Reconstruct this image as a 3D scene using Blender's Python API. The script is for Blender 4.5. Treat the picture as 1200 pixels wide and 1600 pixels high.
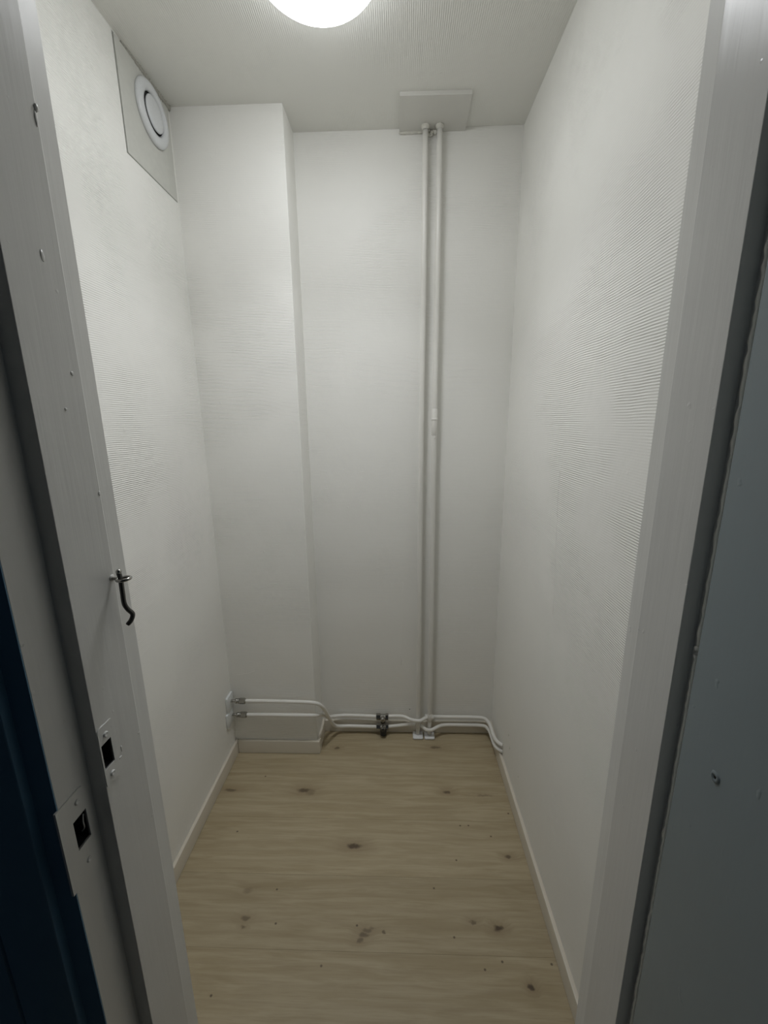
import bpy, bmesh, math, random
from mathutils import Vector, Matrix
for o in list(bpy.data.objects): bpy.data.objects.remove(o)
random.seed(7)
S = bpy.context.scene
COL = S.collection

# ------------------------------------------------------------------ camera
CAM = Vector((0.7455, -1.7021, 1.4826))
cam = bpy.data.cameras.new('camera'); co = bpy.data.objects.new('camera', cam); COL.objects.link(co)
right = Vector((0.99948, 0.03034, -0.0109)); fwd = Vector((-0.03199, 0.97534, -0.21838)); up = Vector((0.00401, 0.21861, 0.9758))
m = Matrix((right, up, -fwd)).transposed().to_4x4(); m.translation = CAM
co.matrix_world = m
cam.sensor_fit = 'VERTICAL'; cam.sensor_height = 36.0; cam.lens = 36.0 * 630.27 / 1600
cam.clip_start = 0.01
S.camera = co
# ------------------------------------------------------------------ world and exposure
W_ = bpy.data.worlds.new('world'); S.world = W_; W_.use_nodes = True
W_.node_tree.nodes['Background'].inputs[0].default_value = (0.55, 0.75, 1.0, 1)
W_.node_tree.nodes['Background'].inputs[1].default_value = 0.014
LAMP_STRENGTH = 20.5; DOWNLIGHT_POWER = 2.15; DOWNLIGHT_SPREAD = 106
S.view_settings.view_transform = 'Standard'; S.view_settings.look = 'None'
S.view_settings.gamma = 1.0; S.view_settings.use_curve_mapping = False
S.view_settings.exposure = 0.0

# ------------------------------------------------------------------ dimensions
H = 2.5; W = 1.1995; CA = 0.3774; CD = 0.1385         # room height, width; chase width and depth
BT, BH = 0.012, 0.065                                 # baseboard
YF = -1.190                                           # closet side of the front wall
XL, XR = 0.3775, 1.0545                               # door opening between the stops
Y1, Y2 = -1.292, -1.339                               # stop front, hallway side of the frame
LX, LY = 0.573, -0.592                                # lamp

# ------------------------------------------------------------------ helpers
def link(name, me, parent=None):
    o = bpy.data.objects.new(name, me); COL.objects.link(o)
    if parent is not None: o.parent = parent
    return o
def obj(name, bm, mat, parent=None, smooth=False, auto=None):
    me = bpy.data.meshes.new(name)
    bmesh.ops.recalc_face_normals(bm, faces=bm.faces)
    bm.to_mesh(me); bm.free()
    me.materials.append(mat)
    if smooth or auto:
        for p in me.polygons: p.use_smooth = not (auto and p.area > .0008)   # broad flats stay flat beside their small bevels
        if auto:
            me.set_sharp_from_angle(angle=math.radians(auto))
    o = link(name, me)
    if parent is not None:
        o.parent = parent
        o.matrix_parent_inverse = Matrix.Translation(-Vector(parent.location)) if parent.parent is None else Matrix()
    return o
def thing(name, loc, label, cat, group=None):
    o = bpy.data.objects.new(name, None); COL.objects.link(o); o.location = loc; o.empty_display_size = .05
    o['label'] = label; o['category'] = cat
    if group: o['group'] = group
    return o
def struct(o, label=None):
    o['kind'] = 'structure'
    if label: o['label'] = label
    return o
def box(bm, a, b, bev=0, seg=2):
    vs = [bm.verts.new((x, y, z)) for x in (a[0], b[0]) for y in (a[1], b[1]) for z in (a[2], b[2])]
    idx = [(0,1,3,2),(4,6,7,5),(0,4,5,1),(2,3,7,6),(0,2,6,4),(1,5,7,3)]
    fs = [bm.faces.new([vs[i] for i in f]) for f in idx]
    if bev:
        es = list({e for f in fs for e in f.edges})
        bmesh.ops.bevel(bm, geom=es, offset=bev, segments=seg, affect='EDGES', profile=.5)
    return bm
def bx(a, b, bev=0, seg=2): return box(bmesh.new(), a, b, bev, seg)
def prism(bm, poly, z0, z1, axis='z', bev=0):
    def P(u, v, w): return (u, v, w) if axis == 'z' else ((w, u, v) if axis == 'x' else (u, w, v))
    lo = [bm.verts.new(P(u, v, z0)) for u, v in poly]; hi = [bm.verts.new(P(u, v, z1)) for u, v in poly]
    n = len(poly); side = []
    for i in range(n):
        side.append(bm.faces.new((lo[i], lo[(i+1) % n], hi[(i+1) % n], hi[i])))
    bm.faces.new(lo[::-1]); bm.faces.new(hi)
    if bev:
        es = [e for e in bm.edges if (e.verts[0] in lo) != (e.verts[1] in lo)]
        bmesh.ops.bevel(bm, geom=es, offset=bev, segments=2, affect='EDGES', profile=.5)
    return bm
def smooth_path(pts, n=8):
    P = [Vector(p) for p in pts]; P = [2*P[0]-P[1]] + P + [2*P[-1]-P[-2]]; out = []
    for i in range(1, len(P)-2):
        p0, p1, p2, p3 = P[i-1:i+3]
        d = lambda a, b: max((b-a).length ** .5, 1e-5)
        t0 = 0; t1 = d(p0, p1); t2 = t1+d(p1, p2); t3 = t2+d(p2, p3)
        for k in range(n):
            t = t1+(t2-t1)*k/n
            a1 = p0*((t1-t)/(t1-t0))+p1*((t-t0)/(t1-t0)); a2 = p1*((t2-t)/(t2-t1))+p2*((t-t1)/(t2-t1)); a3 = p2*((t3-t)/(t3-t2))+p3*((t-t2)/(t3-t2))
            b1 = a1*((t2-t)/(t2-t0))+a2*((t-t0)/(t2-t0)); b2 = a2*((t3-t)/(t3-t1))+a3*((t-t1)/(t3-t1))
            out.append(b1*((t2-t)/(t2-t1))+b2*((t-t1)/(t2-t1)))
    out.append(P[-2]); return out
def tube(bm, path, r, seg=14, closed=False):
    path = [Vector(p) for p in path]; n = len(path)
    T = []
    for i in range(n):
        a = path[i-1] if (i > 0 or closed) else path[i]; b = path[(i+1) % n] if (i < n-1 or closed) else path[i]
        T.append((b-a).normalized())
    u = T[0].orthogonal().normalized(); rings = []
    for i in range(n):
        u = (u - T[i]*u.dot(T[i])).normalized(); v = T[i].cross(u)
        rr = r[i] if isinstance(r, (list, tuple)) else r
        rings.append([bm.verts.new(path[i]+(u*math.cos(2*math.pi*k/seg)+v*math.sin(2*math.pi*k/seg))*rr) for k in range(seg)])
    for i in range(n if closed else n-1):
        A, B = rings[i], rings[(i+1) % n]
        for k in range(seg): bm.faces.new((A[k], A[(k+1) % seg], B[(k+1) % seg], B[k]))
    if not closed: bm.faces.new(rings[0][::-1]); bm.faces.new(rings[-1])
    return bm
def lathe(bm, prof, axis, c, seg=48):
    # prof: (radius, height along axis)
    ax = Vector(axis).normalized(); u = ax.orthogonal().normalized(); v = ax.cross(u); c = Vector(c); rings = []
    for r, h in prof:
        if r < 1e-6: rings.append([bm.verts.new(c+ax*h)])
        else: rings.append([bm.verts.new(c+ax*h+(u*math.cos(2*math.pi*k/seg)+v*math.sin(2*math.pi*k/seg))*r) for k in range(seg)])
    for A, B in zip(rings, rings[1:]):
        for k in range(seg):
            k2 = (k+1) % seg
            if len(A) == 1 and len(B) == 1: continue
            if len(A) == 1: bm.faces.new((A[0], B[k], B[k2]))
            elif len(B) == 1: bm.faces.new((A[k], A[k2], B[0]))
            else: bm.faces.new((A[k], A[k2], B[k2], B[k]))
    return bm
def cyl(bm, a, b, r, seg=24):
    a, b = Vector(a), Vector(b); L = (b-a).length
    return lathe(bm, [(0, 0), (r*.94, 0), (r, r*.08), (r, L-r*.08), (r*.94, L), (0, L)], b-a, a, seg)
def cut(o, boxes, bm=None):
    bm = bm or bmesh.new()
    for a, b in boxes: box(bm, a, b)
    bmesh.ops.recalc_face_normals(bm, faces=bm.faces)
    me = bpy.data.meshes.new('cutter'); bm.to_mesh(me); bm.free()
    c = link('cutter', me)
    md = o.modifiers.new('b', 'BOOLEAN'); md.operation = 'DIFFERENCE'; md.solver = 'EXACT'; md.object = c
    dg = bpy.context.evaluated_depsgraph_get(); dg.update()
    new = bpy.data.meshes.new_from_object(o.evaluated_get(dg)); o.modifiers.clear()
    o.data = new; bpy.data.objects.remove(c)
def lump(bm, c, r, jitter=.35, sub=2):
    t = bmesh.new(); bmesh.ops.create_icosphere(t, subdivisions=sub, radius=1)
    for v in t.verts:
        v.co = Vector((v.co.x*r[0], v.co.y*r[1], v.co.z*r[2]))*(1+random.uniform(-jitter, jitter)) + Vector(c)
    me = bpy.data.meshes.new('t'); t.to_mesh(me); t.free(); bm.from_mesh(me); bpy.data.meshes.remove(me)

# ------------------------------------------------------------------ materials
class N:
    def __init__(s, name):
        s.m = bpy.data.materials.new(name); s.m.use_nodes = True; s.t = s.m.node_tree
        s.b = s.t.nodes['Principled BSDF']; s.co = s.n('ShaderNodeTexCoord').outputs['Object']
    def n(s, typ, **kw):
        x = s.t.nodes.new(typ)
        for k, v in kw.items(): setattr(x, k, v)
        return x
    def l(s, a, b): s.t.links.new(a, b)
    def set(s, sock, v):
        if hasattr(v, 'is_output') or isinstance(v, bpy.types.NodeSocket): s.l(v, sock)
        else: sock.default_value = v
    def math(s, op, a, b=0.0, c=None, clamp=False):
        x = s.n('ShaderNodeMath', operation=op); x.use_clamp = clamp
        s.set(x.inputs[0], a); s.set(x.inputs[1], b)
        if c is not None: s.set(x.inputs[2], c)
        return x.outputs[0]
    def scale(s, v, k):
        x = s.n('ShaderNodeVectorMath', operation='MULTIPLY'); s.set(x.inputs[0], v); x.inputs[1].default_value = k; return x.outputs[0]
    def noise(s, v, sc, det=3, rough=.5, dist=0):
        x = s.n('ShaderNodeTexNoise'); s.l(v, x.inputs['Vector']); x.inputs['Scale'].default_value = sc
        x.inputs['Detail'].default_value = det; x.inputs['Roughness'].default_value = rough; x.inputs['Distortion'].default_value = dist
        return x.outputs['Fac']
    def rng(s, v, a, b, c=0.0, d=1.0, sm=True):
        x = s.n('ShaderNodeMapRange'); x.interpolation_type = 'SMOOTHSTEP' if sm else 'LINEAR'
        s.set(x.inputs[0], v); 
        for i, k in enumerate((a, b, c, d)): x.inputs[1+i].default_value = k
        return x.outputs[0]
    def mix(s, f, a, b):
        x = s.n('ShaderNodeMix', data_type='RGBA'); s.set(x.inputs[0], f)
        for i, k in ((6, a), (7, b)): s.set(x.inputs[i], (*k, 1) if isinstance(k, tuple) and len(k) == 3 else k)
        return x.outputs[2]
    def bump(s, h, dist, strength=1.0, normal=None):
        x = s.n('ShaderNodeBump'); s.l(h, x.inputs['Height']); x.inputs['Distance'].default_value = dist; x.inputs['Strength'].default_value = strength
        if normal is not None: s.l(normal, x.inputs['Normal'])
        return x.outputs[0]
    def out(s, col=None, rough=None, normal=None, **kw):
        if col is not None: s.set(s.b.inputs['Base Color'], (*col, 1) if isinstance(col, tuple) else col)
        if rough is not None: s.set(s.b.inputs['Roughness'], rough)
        if normal is not None: s.l(normal, s.b.inputs['Normal'])
        for k, v in kw.items(): s.set(s.b.inputs[k.replace('_', ' ')], v)
        return s.m
WALLC = (0.905, 0.897, 0.853)
def ribbed(name, col, comp, amp=.00035, pitch=.0055, bias=.42, smooth_vec=None):
    s = N(name)
    sep = s.n('ShaderNodeSeparateXYZ'); s.l(s.co, sep.inputs[0])
    wob = s.noise(s.co, 5, 2)
    c = s.math('ADD', sep.outputs[comp], s.math('MULTIPLY', s.math('SUBTRACT', wob, .5), .012))
    rib = s.math('SINE', s.math('MULTIPLY', c, 2*math.pi/pitch))
    mask = s.rng(s.noise(s.co, 3.2, 3, .55), bias, bias+.22, .12, 1)
    fine = s.rng(s.noise(s.co, 42, 2), .3, .7, .45, 1)
    h = s.math('MULTIPLY', s.math('MULTIPLY', rib, mask), fine)
    n1 = s.bump(h, amp)
    und = s.noise(s.co, 4.5, 3, .5); n2 = s.bump(und, .012, .35, n1)
    v = s.noise(s.co, 130, 3, .6); n3 = s.bump(v, .0005, .35, n2)
    pim = s.rng(s.noise(s.co, 46, 1), .76, .84); n4 = s.bump(pim, .0009, .5, n3)
    shade = s.rng(s.noise(s.co, 2.0, 4), .3, .7, 0, 1)
    cc = s.mix(shade, tuple(x*.975 for x in col), col)
    return s.out(cc, .55, n4, Specular_IOR_Level=.35)
def paint(name, col, rough=.29, stroke=(60, 60, 3.5), amp=.0005, lumps=.0010, spec=.5):
    s = N(name)
    st = s.noise(s.scale(s.co, stroke), 1, 3, .6); n1 = s.bump(st, amp)
    lm = s.rng(s.noise(s.co, 70, 1.5), .73, .82); n2 = s.bump(lm, lumps, .5, n1)
    un = s.noise(s.co, 7, 2); n3 = s.bump(un, .006, .3, n2)
    cc = s.mix(s.noise(s.co, 6, 4), tuple(x*.95 for x in col), tuple(min(1, x*1.04) for x in col))
    return s.out(cc, rough, n3, Specular_IOR_Level=spec)
def plain(name, col, rough=.4, metal=0.0, bump=0.0, bsc=200):
    s = N(name); nrm = None
    nz = s.noise(s.co, bsc, 2)
    if bump: nrm = s.bump(nz, bump)
    cc = s.mix(nz, tuple(x*.94 for x in col), tuple(min(1, x*1.05) for x in col))
    return s.out(cc, rough, nrm, Metallic=metal)

M_left = ribbed('ribbed_paper_left', WALLC, 2, .00050, bias=.40)
M_right = ribbed('ribbed_paper_right', WALLC, 2, .00050, bias=.38)
M_back = ribbed('ribbed_paper_back', WALLC, 2, .00036, bias=.42)
M_chase = ribbed('ribbed_paper_chase', WALLC, 2, .00050, bias=.40)
M_ceil = ribbed('ribbed_paper_ceiling', (0.84, 0.835, 0.785), 0, .00030, bias=.40)
M_front = plain('front_wall_plaster', (0.88, 0.87, 0.84), .6, bump=.0008, bsc=40)
M_frame = paint('white_frame_paint', (0.69, 0.685, 0.66))
M_casing = paint('white_casing_paint', (0.72, 0.715, 0.685), .4)
M_board = paint('white_baseboard_paint', (0.70, 0.65, 0.55), .45, (4, 4, 30), .0002, .0005)
M_blue = paint('blue_grey_door_paint', (0.21, 0.25, 0.265), .42, (40, 40, 6), .00025, .0008, .4)
M_blued = paint('dark_blue_paint', (0.12, 0.25, 0.38), .40, (40, 40, 6), .0002, .0006, .4)
M_pipe = paint('white_pipe_paint', (0.80, 0.785, 0.735), .33, (90, 90, 12), .0002, .0007)
M_panel = plain('painted_panel', (0.62, 0.62, 0.575), .5, bump=.0002, bsc=60)
M_plate = paint('painted_cover_plate', (0.70, 0.69, 0.645), .5, (8, 8, 8), .0004, .001)
M_valve = plain('white_vent_plastic', (0.72, 0.735, 0.745), .22)
M_dark = plain('dark_cavity', (0.012, 0.012, 0.013), .8)  # near-black painted as shade inside holes and recesses; also under the planks
M_chrome = plain('brushed_chrome', (0.40, 0.39, 0.365), .22, 1.0, .00012, 300)
M_steel = plain('dark_steel', (0.10, 0.098, 0.092), .36, .85, .0003, 400)
M_black = plain('black_plastic', (0.008, 0.008, 0.009), .35)
M_collar = plain('white_plastic_collar', (0.82, 0.83, 0.83), .3)
M_esc = plain('pale_grey_wall_plate', (0.74, 0.76, 0.75), .35)
M_plaster = plain('crumbled_plaster', (0.70, 0.685, 0.62), .8, bump=.002, bsc=120)
M_filler = plain('shaded_cracked_filler', (0.40, 0.39, 0.34), .8, bump=.003, bsc=90)  # plaster tone darkened to carry the shadow in its cracks
def opal():
    s = N('lit_opal_glass')
    sep = s.n('ShaderNodeSeparateXYZ'); s.l(s.co, sep.inputs[0])      # glow shaped to strengthen towards the bottom, steering light downwards
    k = s.rng(sep.outputs[2], H-.016, H-.089, .05, 1.0, False)
    return s.out((.9, .92, .93), .25, None, Emission_Color=(.935, .956, .985, 1), Emission_Strength=s.math('MULTIPLY', k, LAMP_STRENGTH))
M_opal = opal()
def wood():
    s = N('pale_oak_laminate')
    geo = s.n('ShaderNodeNewGeometry'); pos = geo.outputs['Position']
    wv = s.n('ShaderNodeTexNoise'); s.l(pos, wv.inputs['Vector']); wv.inputs['Scale'].default_value = 60; wv.inputs['Detail'].default_value = 3
    off = s.n('ShaderNodeVectorMath', operation='MULTIPLY_ADD'); s.l(wv.outputs['Color'], off.inputs[0])
    off.inputs[1].default_value = (.022, .012, 0); s.l(pos, off.inputs[2])
    p2 = s.n('ShaderNodeVectorMath', operation='ADD'); s.l(off.outputs[0], p2.inputs[0]); p2.inputs[1].default_value = (-.011, -.006, 0); p2 = p2.outputs[0]
    # knots in the print: x, y, half length, half width, strength
    K = [(.357,-.338,.026,.010,.75),(.052,-.344,.024,.007,.6),(.587,-.557,.026,.009,.85),(.463,-.115,.012,.006,.6),(.919,-.103,.024,.007,.6),
         (.945,-.335,.014,.007,.75),(1.128,-.582,.011,.006,.7),(.276,-.779,.013,.006,.55),(.277,-.803,.007,.004,.5),(.632,-.824,.010,.006,.55),(.642,-.812,.013,.006,.6),(.652,-.801,.013,.0055,.5),(.664,-.795,.010,.004,.35),
         (.255,-.705,.015,.008,.3),(1.044,-.788,.013,.007,.9),(.971,-.774,.010,.006,.55),(1.101,-.915,.007,.006,1.0),(.385,-.345,.02,.014,.3),(1.096,-.347,.03,.004,.35),(.70,-.806,.005,.004,.6)]
    D = [(.176,-.274),(.147,-.514),(1.171,-.422),(.978,-.474),(1.009,-.473),(1.084,-.512),(.946,-.597),(.373,-.791),(.529,-.885),(.247,-.952),(.861,-.685),(.909,-.812),(.984,-.882),(1.036,-.864),(1.172,-.866),(.62,-.79),(.35,-.70)]
    dark = halo = None
    for x, y, a, b, k in K + [(x, y, .0034, .0030, .8) for x, y in D]:
        sub = s.n('ShaderNodeVectorMath', operation='SUBTRACT'); s.l(p2 if a > .004 else pos, sub.inputs[0]); sub.inputs[1].default_value = (x, y, 0)
        ln = s.n('ShaderNodeVectorMath', operation='LENGTH'); s.l(s.scale(sub.outputs[0], (.86/a, .86/b, 0)), ln.inputs[0]); ln = ln.outputs['Value']
        d = s.rng(ln, 0.40, 1.25, min(1, k*1.12), 0); dark = d if dark is None else s.math('MAXIMUM', dark, d)
        if a > .006:
            h = s.rng(ln, 0, 4.2, k, 0); halo = h if halo is None else s.math('MAXIMUM', halo, h)
    sep = s.n('ShaderNodeSeparateXYZ'); s.l(pos, sep.inputs[0])
    oi = s.n('ShaderNodeObjectInfo').outputs['Random']
    yy = s.math('ADD', sep.outputs[1], s.math('MULTIPLY', halo, .020))
    comb = s.n('ShaderNodeCombineXYZ'); s.l(sep.outputs[0], comb.inputs[0]); s.l(yy, comb.inputs[1]); s.l(s.math('MULTIPLY', oi, 5.0), comb.inputs[2])
    g1 = s.noise(s.scale(comb.outputs[0], (1.3, 14, 1)), 3.2, 5, .55, .6)
    g2 = s.noise(s.scale(comb.outputs[0], (3.5, 90, 1)), 3.0, 4, .65, .4)
    g3 = s.noise(s.scale(comb.outputs[0], (1.2, 3, 1)), 1.6, 2, .5)
    cath = s.n('ShaderNodeTexWave', wave_type='BANDS', bands_direction='Y'); s.l(s.scale(comb.outputs[0], (.22, 1, 1)), cath.inputs[0])
    cath.inputs['Scale'].default_value = 9; cath.inputs['Distortion'].default_value = 7; cath.inputs['Detail'].default_value = 3; cath.inputs['Detail Scale'].default_value = 1.2
    base = s.mix(s.rng(g1, .3, .7), (.365, .295, .178), (.455, .380, .248))
    base = s.mix(s.math('MULTIPLY', s.rng(g2, .45, .75), .40), base, (.28, .22, .128))
    base = s.mix(s.math('MULTIPLY', s.rng(cath.outputs['Fac'], .72, 1), .22), base, (.31, .245, .15))
    base = s.mix(s.math('MULTIPLY', s.rng(g3, .35, .7), .22), base, (.49, .42, .29))
    base = s.mix(s.math('MULTIPLY', halo, .62), base, (.235, .17, .095))
    base = s.mix(s.math('MULTIPLY', dark, .92), base, (.075, .05, .03))
    v = s.n('ShaderNodeHueSaturation'); s.l(base, v.inputs['Color']); s.l(s.math('ADD', s.math('MULTIPLY', oi, .08), .96), v.inputs['Value'])
    nb = s.bump(g2, .0003, .5)
    return s.out(v.outputs[0], .48, nb, Specular_IOR_Level=.35)
M_wood = wood()

# ------------------------------------------------------------------ setting: floor, ceiling, walls
fl = obj('floor', bx((-.1, -2.6, -.09), (1.35, .1, -.0085)), M_dark); struct(fl, 'pale oak laminate floor of wide boards running across the closet')
pw = .198; y = -.060 + 2*0
rows = []
y1 = 0.0; y0 = -.060
while y1 > -2.45:
    rows.append((y0, y1)); y1 = y0; y0 = y0 - pw
for (a, b) in rows:
    obj('plank', bx((0.002 if a > YF else -.09, a+.0001, -.0085), (W-.002 if a > YF else 1.34, b-.0001, 0), .00035, 1), M_wood, fl)
ce = obj('ceiling', bx((-.1, -1.33, H), (W+.1, .1, H+.1)), M_ceil); struct(ce, 'white textured ceiling')

VP = (-.408, -.148, 2.222, H-.006)      # vent panel y0 y1 z0 z1
wl = obj('wall_left', bx((-.12, -1.33, 0), (0, .1, H)), M_left); struct(wl, 'left wall in painted ribbed wallpaper')
cut(wl, [((-.06, VP[0]-.0045, VP[2]-.0020), (.05, VP[1]+.002, VP[3]+.003))])
struct(obj('wall_right', bx((W, -1.33, 0), (W+.12, .1, H)), M_right), 'right wall in painted ribbed wallpaper')
struct(obj('wall_back', bx((0, 0, 0), (W, .1, H)), M_back), 'back wall behind the two riser pipes')
bm = bx((0, -CD, 0), (CA, 0, H))
es = [e for e in bm.edges if all(abs(v.co.x-CA) < 1e-5 and abs(v.co.y+CD) < 1e-5 for v in e.verts)]
bmesh.ops.bevel(bm, geom=es, offset=.003, segments=3, affect='EDGES', profile=.5)
struct(obj('wall_chase', bm, M_chase, auto=40), 'boxed pipe chase in the back left corner')
struct(obj('wall_front_left', bx((0, -1.335, 0), (.318, YF, H)), M_front))
struct(obj('wall_front_right', bx((1.114, -1.335, 0), (W, YF, H)), M_front))
struct(obj('wall_front_top', bx((.318, -1.335, 2.075), (1.114, YF, H)), M_front))

def board(name, a, b, label):
    bm = bx(a, b)
    es = [e for e in bm.edges if all(abs(v.co.z-b[2]) < 1e-6 for v in e.verts)]
    bmesh.ops.bevel(bm, geom=es, offset=.0022, segments=3, affect='EDGES', profile=.5)
    return struct(obj(name, bm, M_board, auto=40), label)
Z0 = .0018
board('baseboard_left', (0, YF, Z0), (BT, -CD-.0006, BH), 'white baseboard along the left wall')
board('baseboard_right', (W-BT, YF, Z0), (W, -.0002, BH), 'white baseboard along the right wall')
board('baseboard_back', (CA+BT+.0005, -BT, Z0), (W-BT-.0005, 0, BH-.003), 'white baseboard along the back wall under the pipes')
board('baseboard_chase_front', (BT+.002, -CD-BT, Z0), (CA+BT, -CD, BH), 'short white baseboard across the front of the chase')
board('baseboard_chase_side', (CA, -CD+.0008, Z0), (CA+BT, -.0002, BH), 'short white baseboard on the side of the chase')

# ------------------------------------------------------------------ door frame (left, right, head), hallway architrave, door
zt = 2.03
jl = obj('trim_1', prism(bmesh.new(), [(XL-.0028, -1.2155), (XL, -1.2195), (XL, Y1), (XL-.020, Y1), (XL-.020, Y2), (.320, Y2), (.320, -1.2155)], 0, zt, bev=.0006), M_frame)
struct(jl, 'left door jamb in worn white paint with two cut strike holes')
cut(jl, [((XL-.034, -1.2895, 1.0585), (XL+.01, -1.2725, 1.0935)), ((XL-.050, -1.3265, .979), (XL-.01, -1.3065, 1.020))])
for p in jl.data.polygons: p.use_smooth = False
def lining(x, sgn, z1, parent):
    # closet-side lining board: proud rounded arris then a face that leans into the room
    prof = [(x-sgn*.0030, -1.2160), (x-sgn*.0058, -1.1880), (x-sgn*.0075, -1.1865), (x-sgn*.055, -1.1865), (x-sgn*.055, -1.2153), (x-sgn*.0032, -1.2153)]
    return obj('lining', prism(bmesh.new(), prof, 0, z1), M_casing, parent)
lining(XL, 1, zt, jl)
jr = obj('trim_2', prism(bmesh.new(), [(XR+.0028, -1.2155), (XR, -1.2195), (XR, Y1+.002), (XR+.017, Y1+.002), (XR+.017, Y2), (1.113, Y2), (1.113, -1.2155)], 0, zt, bev=.0006), M_frame)
struct(jr, 'right door jamb in white paint on the hinge side')
lining(XR, -1, zt, jr)
jh = obj('trim_3', prism(bmesh.new(), [(-1.2185, zt), (Y1, zt), (Y1, zt+.018), (Y2, zt+.018), (Y2, zt+.045), (-1.2185, zt+.045)], .320, 1.113, axis='x'), M_frame); struct(jh, 'head of the door frame')
# rough paint bead along the hinge rebate, broken once
bm = bmesh.new()
def bead(z0, z1):
    path = []; rr = []; z = z0
    while z < z1:
        path.append((XR+.0168+random.uniform(-.0004, .0004), Y1-.0058+random.uniform(-.0007, .0007), z)); rr.append(.0027+random.uniform(-.0008, .0009)); z += .007
    tube(bm, path, rr, 8)
bead(.02, 1.236); bead(1.242, 2.0); lump(bm, (XR+.0155, Y1-.006, 1.2395), (.003, .003, .0035))
obj('paint_bead', bm, M_pipe, jr, smooth=True)['label'] = 'rough dried paint bead with one break'
# drips and specks of old paint on the left jamb
def part_lumps(name, pts, parent, mat):
    bm = bmesh.new()
    for c, r in pts: lump(bm, c, r, .2, 2)
    return obj(name, bm, mat, parent, smooth=True)
part_lumps('paint_drip', [((XL, -1.2195, 1.800), (.0022, .0028, .004)), ((XL, -1.222, 1.790), (.0012, .002, .007))], jl, M_frame)
part_lumps('paint_drip', [((XL, -1.245, 1.655), (.0008, .0025, .006)), ((XL, -1.232, 1.54), (.001, .002, .0025)), ((XL, -1.25, 1.50), (.001, .002, .002)), ((XL, -1.221, 1.40), (.001, .002, .003))], jl, M_frame)

# strike plates, painted over
def rounded(a, b, r, left=False, n=5):
    (y0, z0), (y1, z1) = a, b; P = []
    for cy, cz, a0 in ((y1-r, z1-r, 0), (y0+r, z1-r, 90), (y0+r, z0+r, 180), (y1-r, z0+r, 270)):
        if left and a0 in (90, 180):
            P.append((y0, z1) if a0 == 90 else (y0, z0)); continue
        for k in range(n+1):
            t = math.radians(a0+90*k/n); P.append((cy+r*math.cos(t), cz+r*math.sin(t)))
    return P
bm = prism(bmesh.new(), rounded((-1.2915, 1.034), (-1.2655, 1.117), .004), XL-.001, XL+.0011, axis='x')
sp = obj('strike_plate', bm, M_frame, jl); sp['label'] = 'painted strike plate with square hole on the door stop'
cut(sp, [((XL-.01, -1.2895, 1.0585), (XL+.01, -1.2725, 1.0935))])
for c, rad in [((XL, -1.2685, 1.106), (.0012, .0018, .006)), ((XL, -1.283, 1.1165), (.0012, .006, .0015)), ((XL, -1.276, 1.036), (.0010, .006, .0012)), ((XL, -1.262, 1.052), (.0008, .0030, .0016)), ((XL, -1.2575, 1.062), (.0008, .0012, .005))]:
    part_lumps('paint_flake', [(c, rad)], jl, M_frame)
for z in (1.104, 1.046):
    obj('screw', lathe(bmesh.new(), [(.0036, 0), (.0036, .0012), (.0028, .0021), (.0012, .0018), (0, .0012)], (1, 0, 0), (XL+.001, -1.280, z), 16), M_frame, sp, auto=40)
bm = prism(bmesh.new(), rounded((-1.3445, .934), (-1.3025, 1.054), .008, True), XL-.021, XL-.0184, axis='x')
sp2 = obj('strike_plate', bm, M_frame, jl); sp2['label'] = 'larger painted strike plate with dark hole in the rebate'
cut(sp2, [((XL-.05, -1.3265, .979), (XL+.01, -1.3065, 1.020))])
for z in (1.040, .953):
    obj('screw', lathe(bmesh.new(), [(.0034, 0), (.0034, .001), (.0026, .0018), (.001, .0014), (0, .001)], (1, 0, 0), (XL-.0186, -1.316, z), 16), M_frame, sp2, auto=40)
obj('spring_tongue', tube(bmesh.new(), smooth_path([(XL-.0225, -1.3075, 1.012), (XL-.0225, -1.3095, 1.003), (XL-.024, -1.308, .992), (XL-.028, -1.3078, .986)]), .0009, 8), M_frame, sp2, smooth=True)
def mortise(x0, x1, y0, y1, z0, z1):
    bm = bx((x0, y0, z0), (x1, y1, z1))
    bmesh.ops.delete(bm, geom=[f for f in bm.faces if all(abs(v.co.x-x1) < 1e-6 for v in f.verts)], context='FACES')
    obj('mortise', bm, M_dark, jl)['label'] = 'dark bolt hole'  # near-black liner paints in the shade of the deep hole
mortise(XL-.0495, XL-.0212, -1.3263, -1.3067, .9792, 1.0198)
mortise(XL-.0335, XL-.0012, -1.2893, -1.2727, 1.0587, 1.0933)

# hallway architrave, dark blue
ar = obj('trim_4', prism(bmesh.new(), [(XL-.0202, Y2), (XL-.0202, Y2-.0012), (.3325, Y2-.0012), (.3318, Y2-.0112), (.3300, Y2-.0122), (.263, Y2-.0122), (.2615, Y2-.008), (.2585, Y2-.008), (.257, Y2-.0122), (.215, Y2-.0122), (.213, Y2+.003), (.26, Y2+.003), (.26, Y2)], 0, 2.12), M_blued, auto=30)
struct(ar, 'dark blue architrave on the hallway side of the left jamb')
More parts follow.
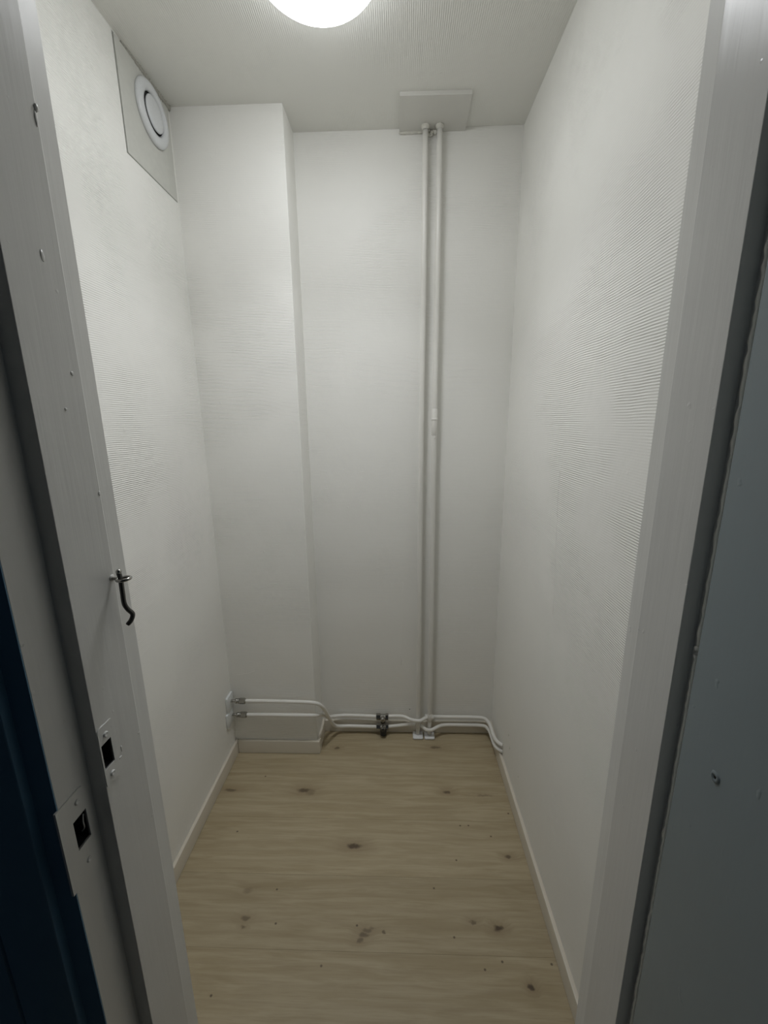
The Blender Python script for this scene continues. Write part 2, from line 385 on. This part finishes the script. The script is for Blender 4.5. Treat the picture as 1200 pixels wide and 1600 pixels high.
# open door leaf on the right, hinged on the right jamb
D0 = XR+.017-.034
dl = bx((D0, -2.035, .008), (D0+.033, Y2-.0008, 2.022), .0012)
dr = obj('door_1', dl, M_blue, auto=40); struct(dr, 'open blue-grey door leaf standing edge-on at the right')
def hole(y, z):
    bm = bmesh.new()
    lathe(bm, [(.0016, .0001), (.0026, .0012), (.0042, .0011), (.0058, 0)], (-1, 0, 0), (D0, y, z), 14)
    for v in bm.verts: v.co += Vector((0, random.uniform(-.0006, .0006), random.uniform(-.0006, .0006)))
    h = obj('screw_hole', bm, M_blue, dr, smooth=True)
    obj('hole_core', lathe(bmesh.new(), [(0, .0003), (.0019, .0003), (.0019, -.0005)], (-1, 0, 0), (D0, y, z), 12), M_dark, h)
hole(-1.3795, 1.497); hole(-1.384, 1.160)

# ------------------------------------------------------------------ hook on the left jamb
hk = thing('latch_hook', (XL, -1.223, 1.29), 'dark metal cabin hook hanging from a screw eye on the left door jamb', 'hook')
bm = bmesh.new(); cx, cy, cz, R = XL+.0175, -1.2265, 1.2895, .0078
tube(bm, [(cx+R*math.cos(a), cy+R*math.sin(a)*.9, cz+0.0006*math.cos(a)) for a in [2*math.pi*k/28 for k in range(28)]], .0021, 10, True)
tube(bm, smooth_path([(XL-.004, -1.2235, 1.2895), (XL+.004, -1.2245, 1.2892), (cx-R, cy, cz)]), .0022, 10)
obj('screw_eye', bm, M_chrome, hk, smooth=True)
pth = smooth_path([(.3905, -1.2275, 1.2985), (.3915, -1.2275, 1.289), (.3920, -1.2285, 1.272), (.3925, -1.2290, 1.256), (.3945, -1.2270, 1.2475), (.3975, -1.2240, 1.2395), (.3960, -1.2262, 1.2320), (.3925, -1.2300, 1.2270)])
rr = [.0029]*len(pth); rr[-1] = .0022; rr[-2] = .0027
obj('hook_rod', tube(bmesh.new(), pth, rr, 14), M_steel, hk, smooth=True)
bm = bmesh.new(); lump(bm, (.3905, -1.2272, 1.2995), (.0036, .0036, .0036), .04)
obj('hook_head', bm, M_chrome, hk, smooth=True)
bm = bmesh.new(); lump(bm, (XL, -1.2235, 1.2895), (.0012, .0045, .0045), .15)
obj('paint_blob', bm, M_frame, hk, smooth=True)

# ------------------------------------------------------------------ ceiling lamp
lp = thing('ceiling_lamp', (LX, LY, H), 'round lit opal glass lamp on the ceiling', 'lamp')
obj('lamp_base', lathe(bmesh.new(), [(0, 0), (.125, 0), (.128, -.004), (.128, -.016), (.12, -.018), (0, -.018)], (0, 0, 1), (LX, LY, H), 64), M_collar, lp, auto=40)
prof = [(.135, -.014), (.149, -.016), (.1515, -.020), (.1505, -.025)] + [(.1485*math.cos(t), -.027-.062*math.sin(t)) for t in [math.radians(a) for a in range(4, 90, 6)]] + [(0, -.089)]
obj('glass_shade', lathe(bmesh.new(), prof, (0, 0, 1), (LX, LY, H), 72), M_opal, lp, smooth=True)

# added disc light just under the shade, brightening floor and lower walls
ld = bpy.data.lights.new('added_downlight', 'AREA'); ld.shape = 'DISK'; ld.size = .20; ld.energy = DOWNLIGHT_POWER; ld.color = (.935, .956, .985); ld.spread = math.radians(DOWNLIGHT_SPREAD)
lo = link('added_downlight', ld); lo.location = (LX, LY, H-.0905); lo.parent = lp; lo.matrix_parent_inverse = Matrix.Translation(-Vector(lp.location))
# ------------------------------------------------------------------ vent panel and air vent
vp = thing('vent_panel', (0, (VP[0]+VP[1])/2, VP[2]), 'grey-white square panel let into the top of the left wall behind the vent', 'panel')
pb = obj('panel_board', bx((-.010, VP[0], VP[2]), (.0022, VP[1], VP[3]), .0008, 1), M_panel, vp)
bm = bmesh.new()
for i in range(26):
    yy = VP[0]+.035+i*.0095; r = .003+.0062*math.sin(min(1, i/15)*math.pi/2)*random.uniform(.5, 1.15)
    lump(bm, (.0012, yy, H-.002-.25*r), (r*.75, .0075, r), .28)
obj('filler_bead', bm, M_filler, vp, smooth=True)['label'] = 'crumbly filler along the ceiling joint'
obj('shade_backing', bx((-.060, VP[0], VP[2]), (-.057, VP[1], VP[3]-.004)), M_dark, vp)  # black sheet painting the darkness behind the gap round the panel
VY, VZ = -.258, 2.405
av = thing('air_vent', (.0026, VY, VZ), 'round white exhaust vent valve on the panel high on the left wall', 'vent')
obj('vent_ring', lathe(bmesh.new(), [(.081, 0), (.082, .003), (.080, .0075), (.074, .0115), (.066, .0130), (.058, .0120), (.0525, .0095), (.0505, .006), (.0495, .0002)], (1, 0, 0), (.0026, VY, VZ), 72), M_valve, av, smooth=True)
obj('vent_throat', lathe(bmesh.new(), [(.0494, .0050), (.0490, .0006), (0, .0006)], (1, 0, 0), (.0026, VY, VZ), 48), M_dark, av)  # shallow black disc stands in for the shaded depth of the duct
obj('vent_disc', lathe(bmesh.new(), [(0, .0150), (.020, .0148), (.037, .0138), (.0432, .0120), (.0450, .0095), (.0435, .0070), (.030, .005), (.008, .004), (.006, .0008), (0, .0008)], (1, 0, 0), (.0026, VY, VZ), 64), M_valve, av, smooth=True)

# ------------------------------------------------------------------ cover plate on the ceiling over the risers
cp = thing('pipe_cover_plate', (.875, -.084, H), 'white rectangular board on the ceiling where the two risers pass through', 'plate')
bm = prism(bmesh.new(), [(.760, -.168), (.989, -.166), (.993, -.0005), (.760, -.0005)], H-.0125, H-.0002)
obj('plate_board', bm, M_plate, cp)
bm = bmesh.new()
for i in range(22): lump(bm, (.766+random.random()*.08, -.004, H-.0125-random.random()*.003), (.012, .004, .0042), .12, 2)
for i in range(16): lump(bm, (.845+random.random()*.062, -.010-random.random()*.012, H-.018-random.random()*.012), (.006, .005, .006), .35, 1)
obj('plaster_crumbs', bm, M_plaster, cp, smooth=True)

# ------------------------------------------------------------------ risers
RL, RR, RY = .842, .897, -.033
def riser(xb, xt, label, cuffs):
    t = thing('riser_pipe', (xb, RY, 0), label, 'pipe', 'vertical riser pipes')
    pts = []
    for i in range(41):
        k = i/40; pts.append((xb+(xt-xb)*k+.0008*math.sin(9*k), RY+.001*math.sin(7*k), .002+k*(H-.017)))
    obj('pipe', tube(bmesh.new(), pts, .0100, 18), M_pipe, t, smooth=True)
    obj('floor_collar', bx((xb-.0245, RY-.027, .0002), (xb+.0245, RY+.0195, .0125), .0055, 3), M_collar, t, auto=50)
    bm = bmesh.new()
    lathe(bm, [(.0102, 0), (.014, 0), (.0148, .003), (.0125, .008), (.0102, .013)], (0, 0, -1), (xt, RY, H-.0125), 20)
    for v in bm.verts: v.co += Vector([random.uniform(-.0012, .0012) for _ in range(3)])
    obj('plaster_collar', bm, M_plaster, t, smooth=True)
    for z, h, r in cuffs:
        k = z/H; x = xb+(xt-xb)*k+.0008*math.sin(9*k); yy = RY+.001*math.sin(7*k)
        obj('coupling', lathe(bmesh.new(), [(.0100, -h/2-.002), (r, -h/2), (r*1.015, 0), (r, h/2), (.0100, h/2+.002)], (0, 0, 1), (x, yy, z), 20), M_pipe, t, smooth=True)
    return t
r1 = riser(RL, .850, 'left of the two white vertical riser pipes on the back wall', [(.062, .030, .0122)])
r2 = riser(RR, .900, 'right vertical riser pipe, with a soldered coupling halfway up', [(1.478, .100, .0112), (.105, .034, .0122), (1.490, .006, .0122)])
for q in [((.8985, RY-.0105, 1.517), (.0028, .0022, .0034)), ((.8985, RY-.0105, 1.417), (.0030, .0022, .0036)), ((.8975, RY-.0098, .21), (.002, .0015, .0025))]: part_lumps('solder_drop', [q], r2, M_pipe)

# ------------------------------------------------------------------ horizontal pipes
PR = .0080
def fitting(t, y, z):
    obj('stub', cyl(bmesh.new(), (.002, y, z), (.034, y, z), .0058, 20), M_chrome, t, auto=40)
    bm = bmesh.new()
    cyl(bm, (.030, y, z), (.040, y, z), .0105, 24); cyl(bm, (.0385, y, z), (.0445, y, z), .0085, 24); cyl(bm, (.043, y, z), (.0475, y, z), .0115, 24)
    obj('fitting_body', bm, M_chrome, t, auto=40)
    obj('dark_gap_ring', cyl(bmesh.new(), (.0470, y, z), (.0490, y, z), .0105, 24), M_black, t, auto=40)  # black ring painted as the dark gap beside the nut
    bm = bmesh.new(); cyl(bm, (.0485, y, z), (.0735, y, z), .0130, 6)
    bmesh.ops.rotate(bm, verts=bm.verts, cent=(.06, y, z), matrix=Matrix.Rotation(.35, 3, 'X'))
    obj('compression_nut', bm, M_chrome, t)
    obj('olive', cyl(bmesh.new(), (.073, y, z), (.0775, y, z), .0098, 24), M_chrome, t, auto=40)
ZA, ZB = .286, .219; PY = -CD-.030
tA = thing('branch_pipe', (.06, PY, ZA), 'upper white pipe along the chase, bending down to the lower valve', 'pipe', 'pipes from the wall fittings to the valves')
pA = [(.072, PY, ZA+.002), (.16, PY, ZA+.003), (.27, PY, ZA+.0015), (.355, PY, ZA-.001), (.392, PY+.004, ZA-.010), (.412, PY+.017, ZA-.038), (.4245, PY+.048, .185), (.4345, -.080, .112), (.446, -.048, .064), (.468, -.030, .0465), (.51, -.0245, .0435), (.58, -.0245, .0425), (.645, -.0265, .0425)]
obj('pipe', tube(bmesh.new(), smooth_path(pA, 10), PR, 16), M_pipe, tA, smooth=True); fitting(tA, PY, ZA+.002)
tB = thing('branch_pipe', (.06, PY, ZB), 'second white pipe along the chase, just above its baseboard, to the upper valve', 'pipe', 'pipes from the wall fittings to the valves')
pB = [(.072, PY, ZB-.001), (.16, PY, ZB), (.27, PY, ZB), (.345, PY, ZB), (.382, PY+.006, ZB-.004), (.400, PY+.030, ZB-.020), (.4075, -.095, .160), (.416, -.055, .118), (.437, -.030, .101), (.48, -.0195, .098), (.56, -.0195, .098), (.645, -.0245, .098)]
obj('pipe', tube(bmesh.new(), smooth_path(pB, 10), PR, 16), M_pipe, tB, smooth=True); fitting(tB, PY, ZB-.001)
e1 = obj('wall_plate', bx((.0002, PY-.034, .2475), (.0105, PY+.024, .320), .0014, 2), M_esc, auto=40); e1['label'] = 'square grey-white wall plate behind the upper pipe fitting, low on the left wall'; e1['category'] = 'plate'; e1['group'] = 'wall plates behind the pipe fittings'
e2 = obj('wall_plate', bx((.0002, PY-.046, .184), (.0105, PY+.012, .2465), .0014, 2), M_esc, auto=40); e2['label'] = 'square grey-white wall plate behind the lower pipe fitting, low on the left wall'; e2['category'] = 'plate'; e2['group'] = 'wall plates behind the pipe fittings'
for e, z in ((tA, ZA+.002), (tB, ZB-.001)): pass

# pipes from the valves past the risers to the right wall
FY = RY-.0100-PR-.0012
t1 = thing('branch_pipe', (.70, -.026, .10), 'upper white pipe from the valve past the risers to the right wall', 'pipe', 'pipes from the valves to the right wall')
p1 = [(.698, -.0245, .100), (.74, -.024, .1015), (.775, -.027, .1015), (.805, -.040, .097), (RL-.010, FY, .101), (RL+.010, FY, .101), (.868, -.044, .104), (.884, -.034, .105), (RR, -.030, .105), (.93, -.026, .102), (1.03, -.0235, .100), (1.125, -.0235, .099), (1.158, -.030, .099), (1.1725, -.060, .100), (1.1745, -.11, .102), (1.1755, -.150, .103), (1.1835, -.182, .106), (1.201, -.206, .110)]
def run(pts, r, xr, t):
    sp = smooth_path(pts, 8)
    for seg in ([p for p in sp if p.x < xr-.0104], [p for p in sp if p.x > xr+.0104]):
        obj('pipe', tube(bmesh.new(), seg, r, 16), M_pipe, t, smooth=True)
run(p1, PR, RR, t1)
bm = bmesh.new(); lathe(bm, [(.0082, -.022), (.0105, -.020), (.0112, 0), (.0105, .020), (.0082, .022)], (1, 0, -.05), (RR, -.031, .105), 18)
obj('tee', bm, M_pipe, t1, smooth=True)
t2 = thing('branch_pipe', (.70, -.026, .05), 'lower white pipe from the valve, dipping in front of the right riser, to right wall', 'pipe', 'pipes from the valves to the right wall')
p2 = [(.698, -.0265, .045), (.74, -.0265, .050), (.785, -.027, .0575), (.815, -.030, .062), (RL, -.033, .060), (.862, -.040, .059), (.880, FY+.001, .0525), (RR, FY, .050), (.913, FY+.002, .053), (.935, -.040, .058), (.96, -.030, .059), (1.00, -.0255, .0580), (1.08, -.025, .0575), (1.135, -.026, .0575), (1.162, -.034, .059), (1.1735, -.062, .062), (1.1765, -.11, .063), (1.1770, -.155, .066), (1.1845, -.185, .074), (1.201, -.208, .081)]
run(p2, PR*.97, RL, t2)
for i, (t, c) in enumerate(((t1, (W-.0008, -.205, .1095)), (t2, (W-.0008, -.207, .0805)))):
    bm = bmesh.new()
    for k in range(9):
        a = k*.7; lump(bm, (c[0], c[1]+.0095*math.cos(a), c[2]+.0095*math.sin(a)), (.002, .003, .003), .35, 1)
    obj('plaster_crumbs', bm, M_plaster, t, smooth=True)

# ------------------------------------------------------------------ valves
def valve(z, y, label, black):
    t = thing('radiator_valve', (.673, y, z), label, 'valve', 'valves on the back wall pipes')
    for x0, x1 in ((.6425, .6625), (.6865, .7005)):
        bm = bmesh.new(); cyl(bm, (x0, y, z), (x1, y, z), .0150, 6)
        bmesh.ops.rotate(bm, verts=bm.verts, cent=(x0, y, z), matrix=Matrix.Rotation(.2, 3, 'X'))
        obj('compression_nut', bm, M_chrome, t)
    bm = bmesh.new(); cyl(bm, (.661, y, z), (.688, y, z), .0125, 24)
    cyl(bm, (.6745, y, z), (.6745, y-.022, z), .0112, 24)
    obj('valve_body', bm, M_chrome, t, auto=40)
    if not black:
        obj('spindle_cap', lathe(bmesh.new(), [(.0108, 0), (.0108, .003), (.0086, .0055), (.004, .006), (.0036, .0030), (0, .0030)], (0, -1, 0), (.6745, y-.0215, z), 24), M_chrome, t, auto=50)
        obj('lower_cap', cyl(bmesh.new(), (.675, y-.006, z-.008), (.675, y-.008, z-.028), .0115, 20), M_black, t, auto=40)
    else:
        obj('spindle_cap', lathe(bmesh.new(), [(.0090, 0), (.0090, .004), (.0060, .006), (0, .0062)], (0, -1, 0), (.6745, y-.0215, z), 24), M_steel, t, auto=50)
        bm = bmesh.new(); cyl(bm, (.676, y-.012, z-.005), (.676, y-.016, z-.031), .0155, 10)
        obj('black_cap', bm, M_black, t, auto=30)
valve(.0985, -.0255, 'upper chrome radiator valve with bright screw cap on the back wall pipes', False)
valve(.0435, -.0265, 'lower radiator valve with a black cap, just above the floor', True)

# small marks on the walls: nail holes and plaster specks belong to the wall they sit on
def speck(wall, name, pts, mat):
    w = bpy.data.objects[wall]; bm = bmesh.new()
    for c, r in pts: lump(bm, c, r, .25, 1)
    obj(name, bm, mat, w, smooth=True)
speck('wall_back', 'nail_hole', [((.8035, -.0002, .121), (.0028, .0007, .0028))], M_dark)
speck('wall_left', 'nail_hole', [((.0002, -.178, .178), (.0008, .003, .004))], M_dark)
speck('wall_right', 'plaster_chip', [((W-.0003, -.30, .185), (.0008, .004, .008)), ((W-.0003, -.275, .225), (.0007, .003, .007)), ((W-.0003, -.42, .17), (.0007, .003, .003))], M_plaster)

def seam(wall, pts, r):
    obj('paper_seam', tube(bmesh.new(), smooth_path(pts, 5), r, 6), bpy.data.objects[wall].data.materials[0], bpy.data.objects[wall], smooth=True)
seam('wall_right', [(W, -.566, 1.36), (W, -.570, 1.26), (W, -.590, 1.08), (W, -.604, .93)], .0007)
seam('wall_chase', [(.036, -CD, .395), (.062, -CD, .401), (.090, -CD, .405), (.116, -CD, .418)], .0009)
seam('wall_back', [(.772, 0, .777), (.770, 0, .60), (.763, 0, .358)], .0007)
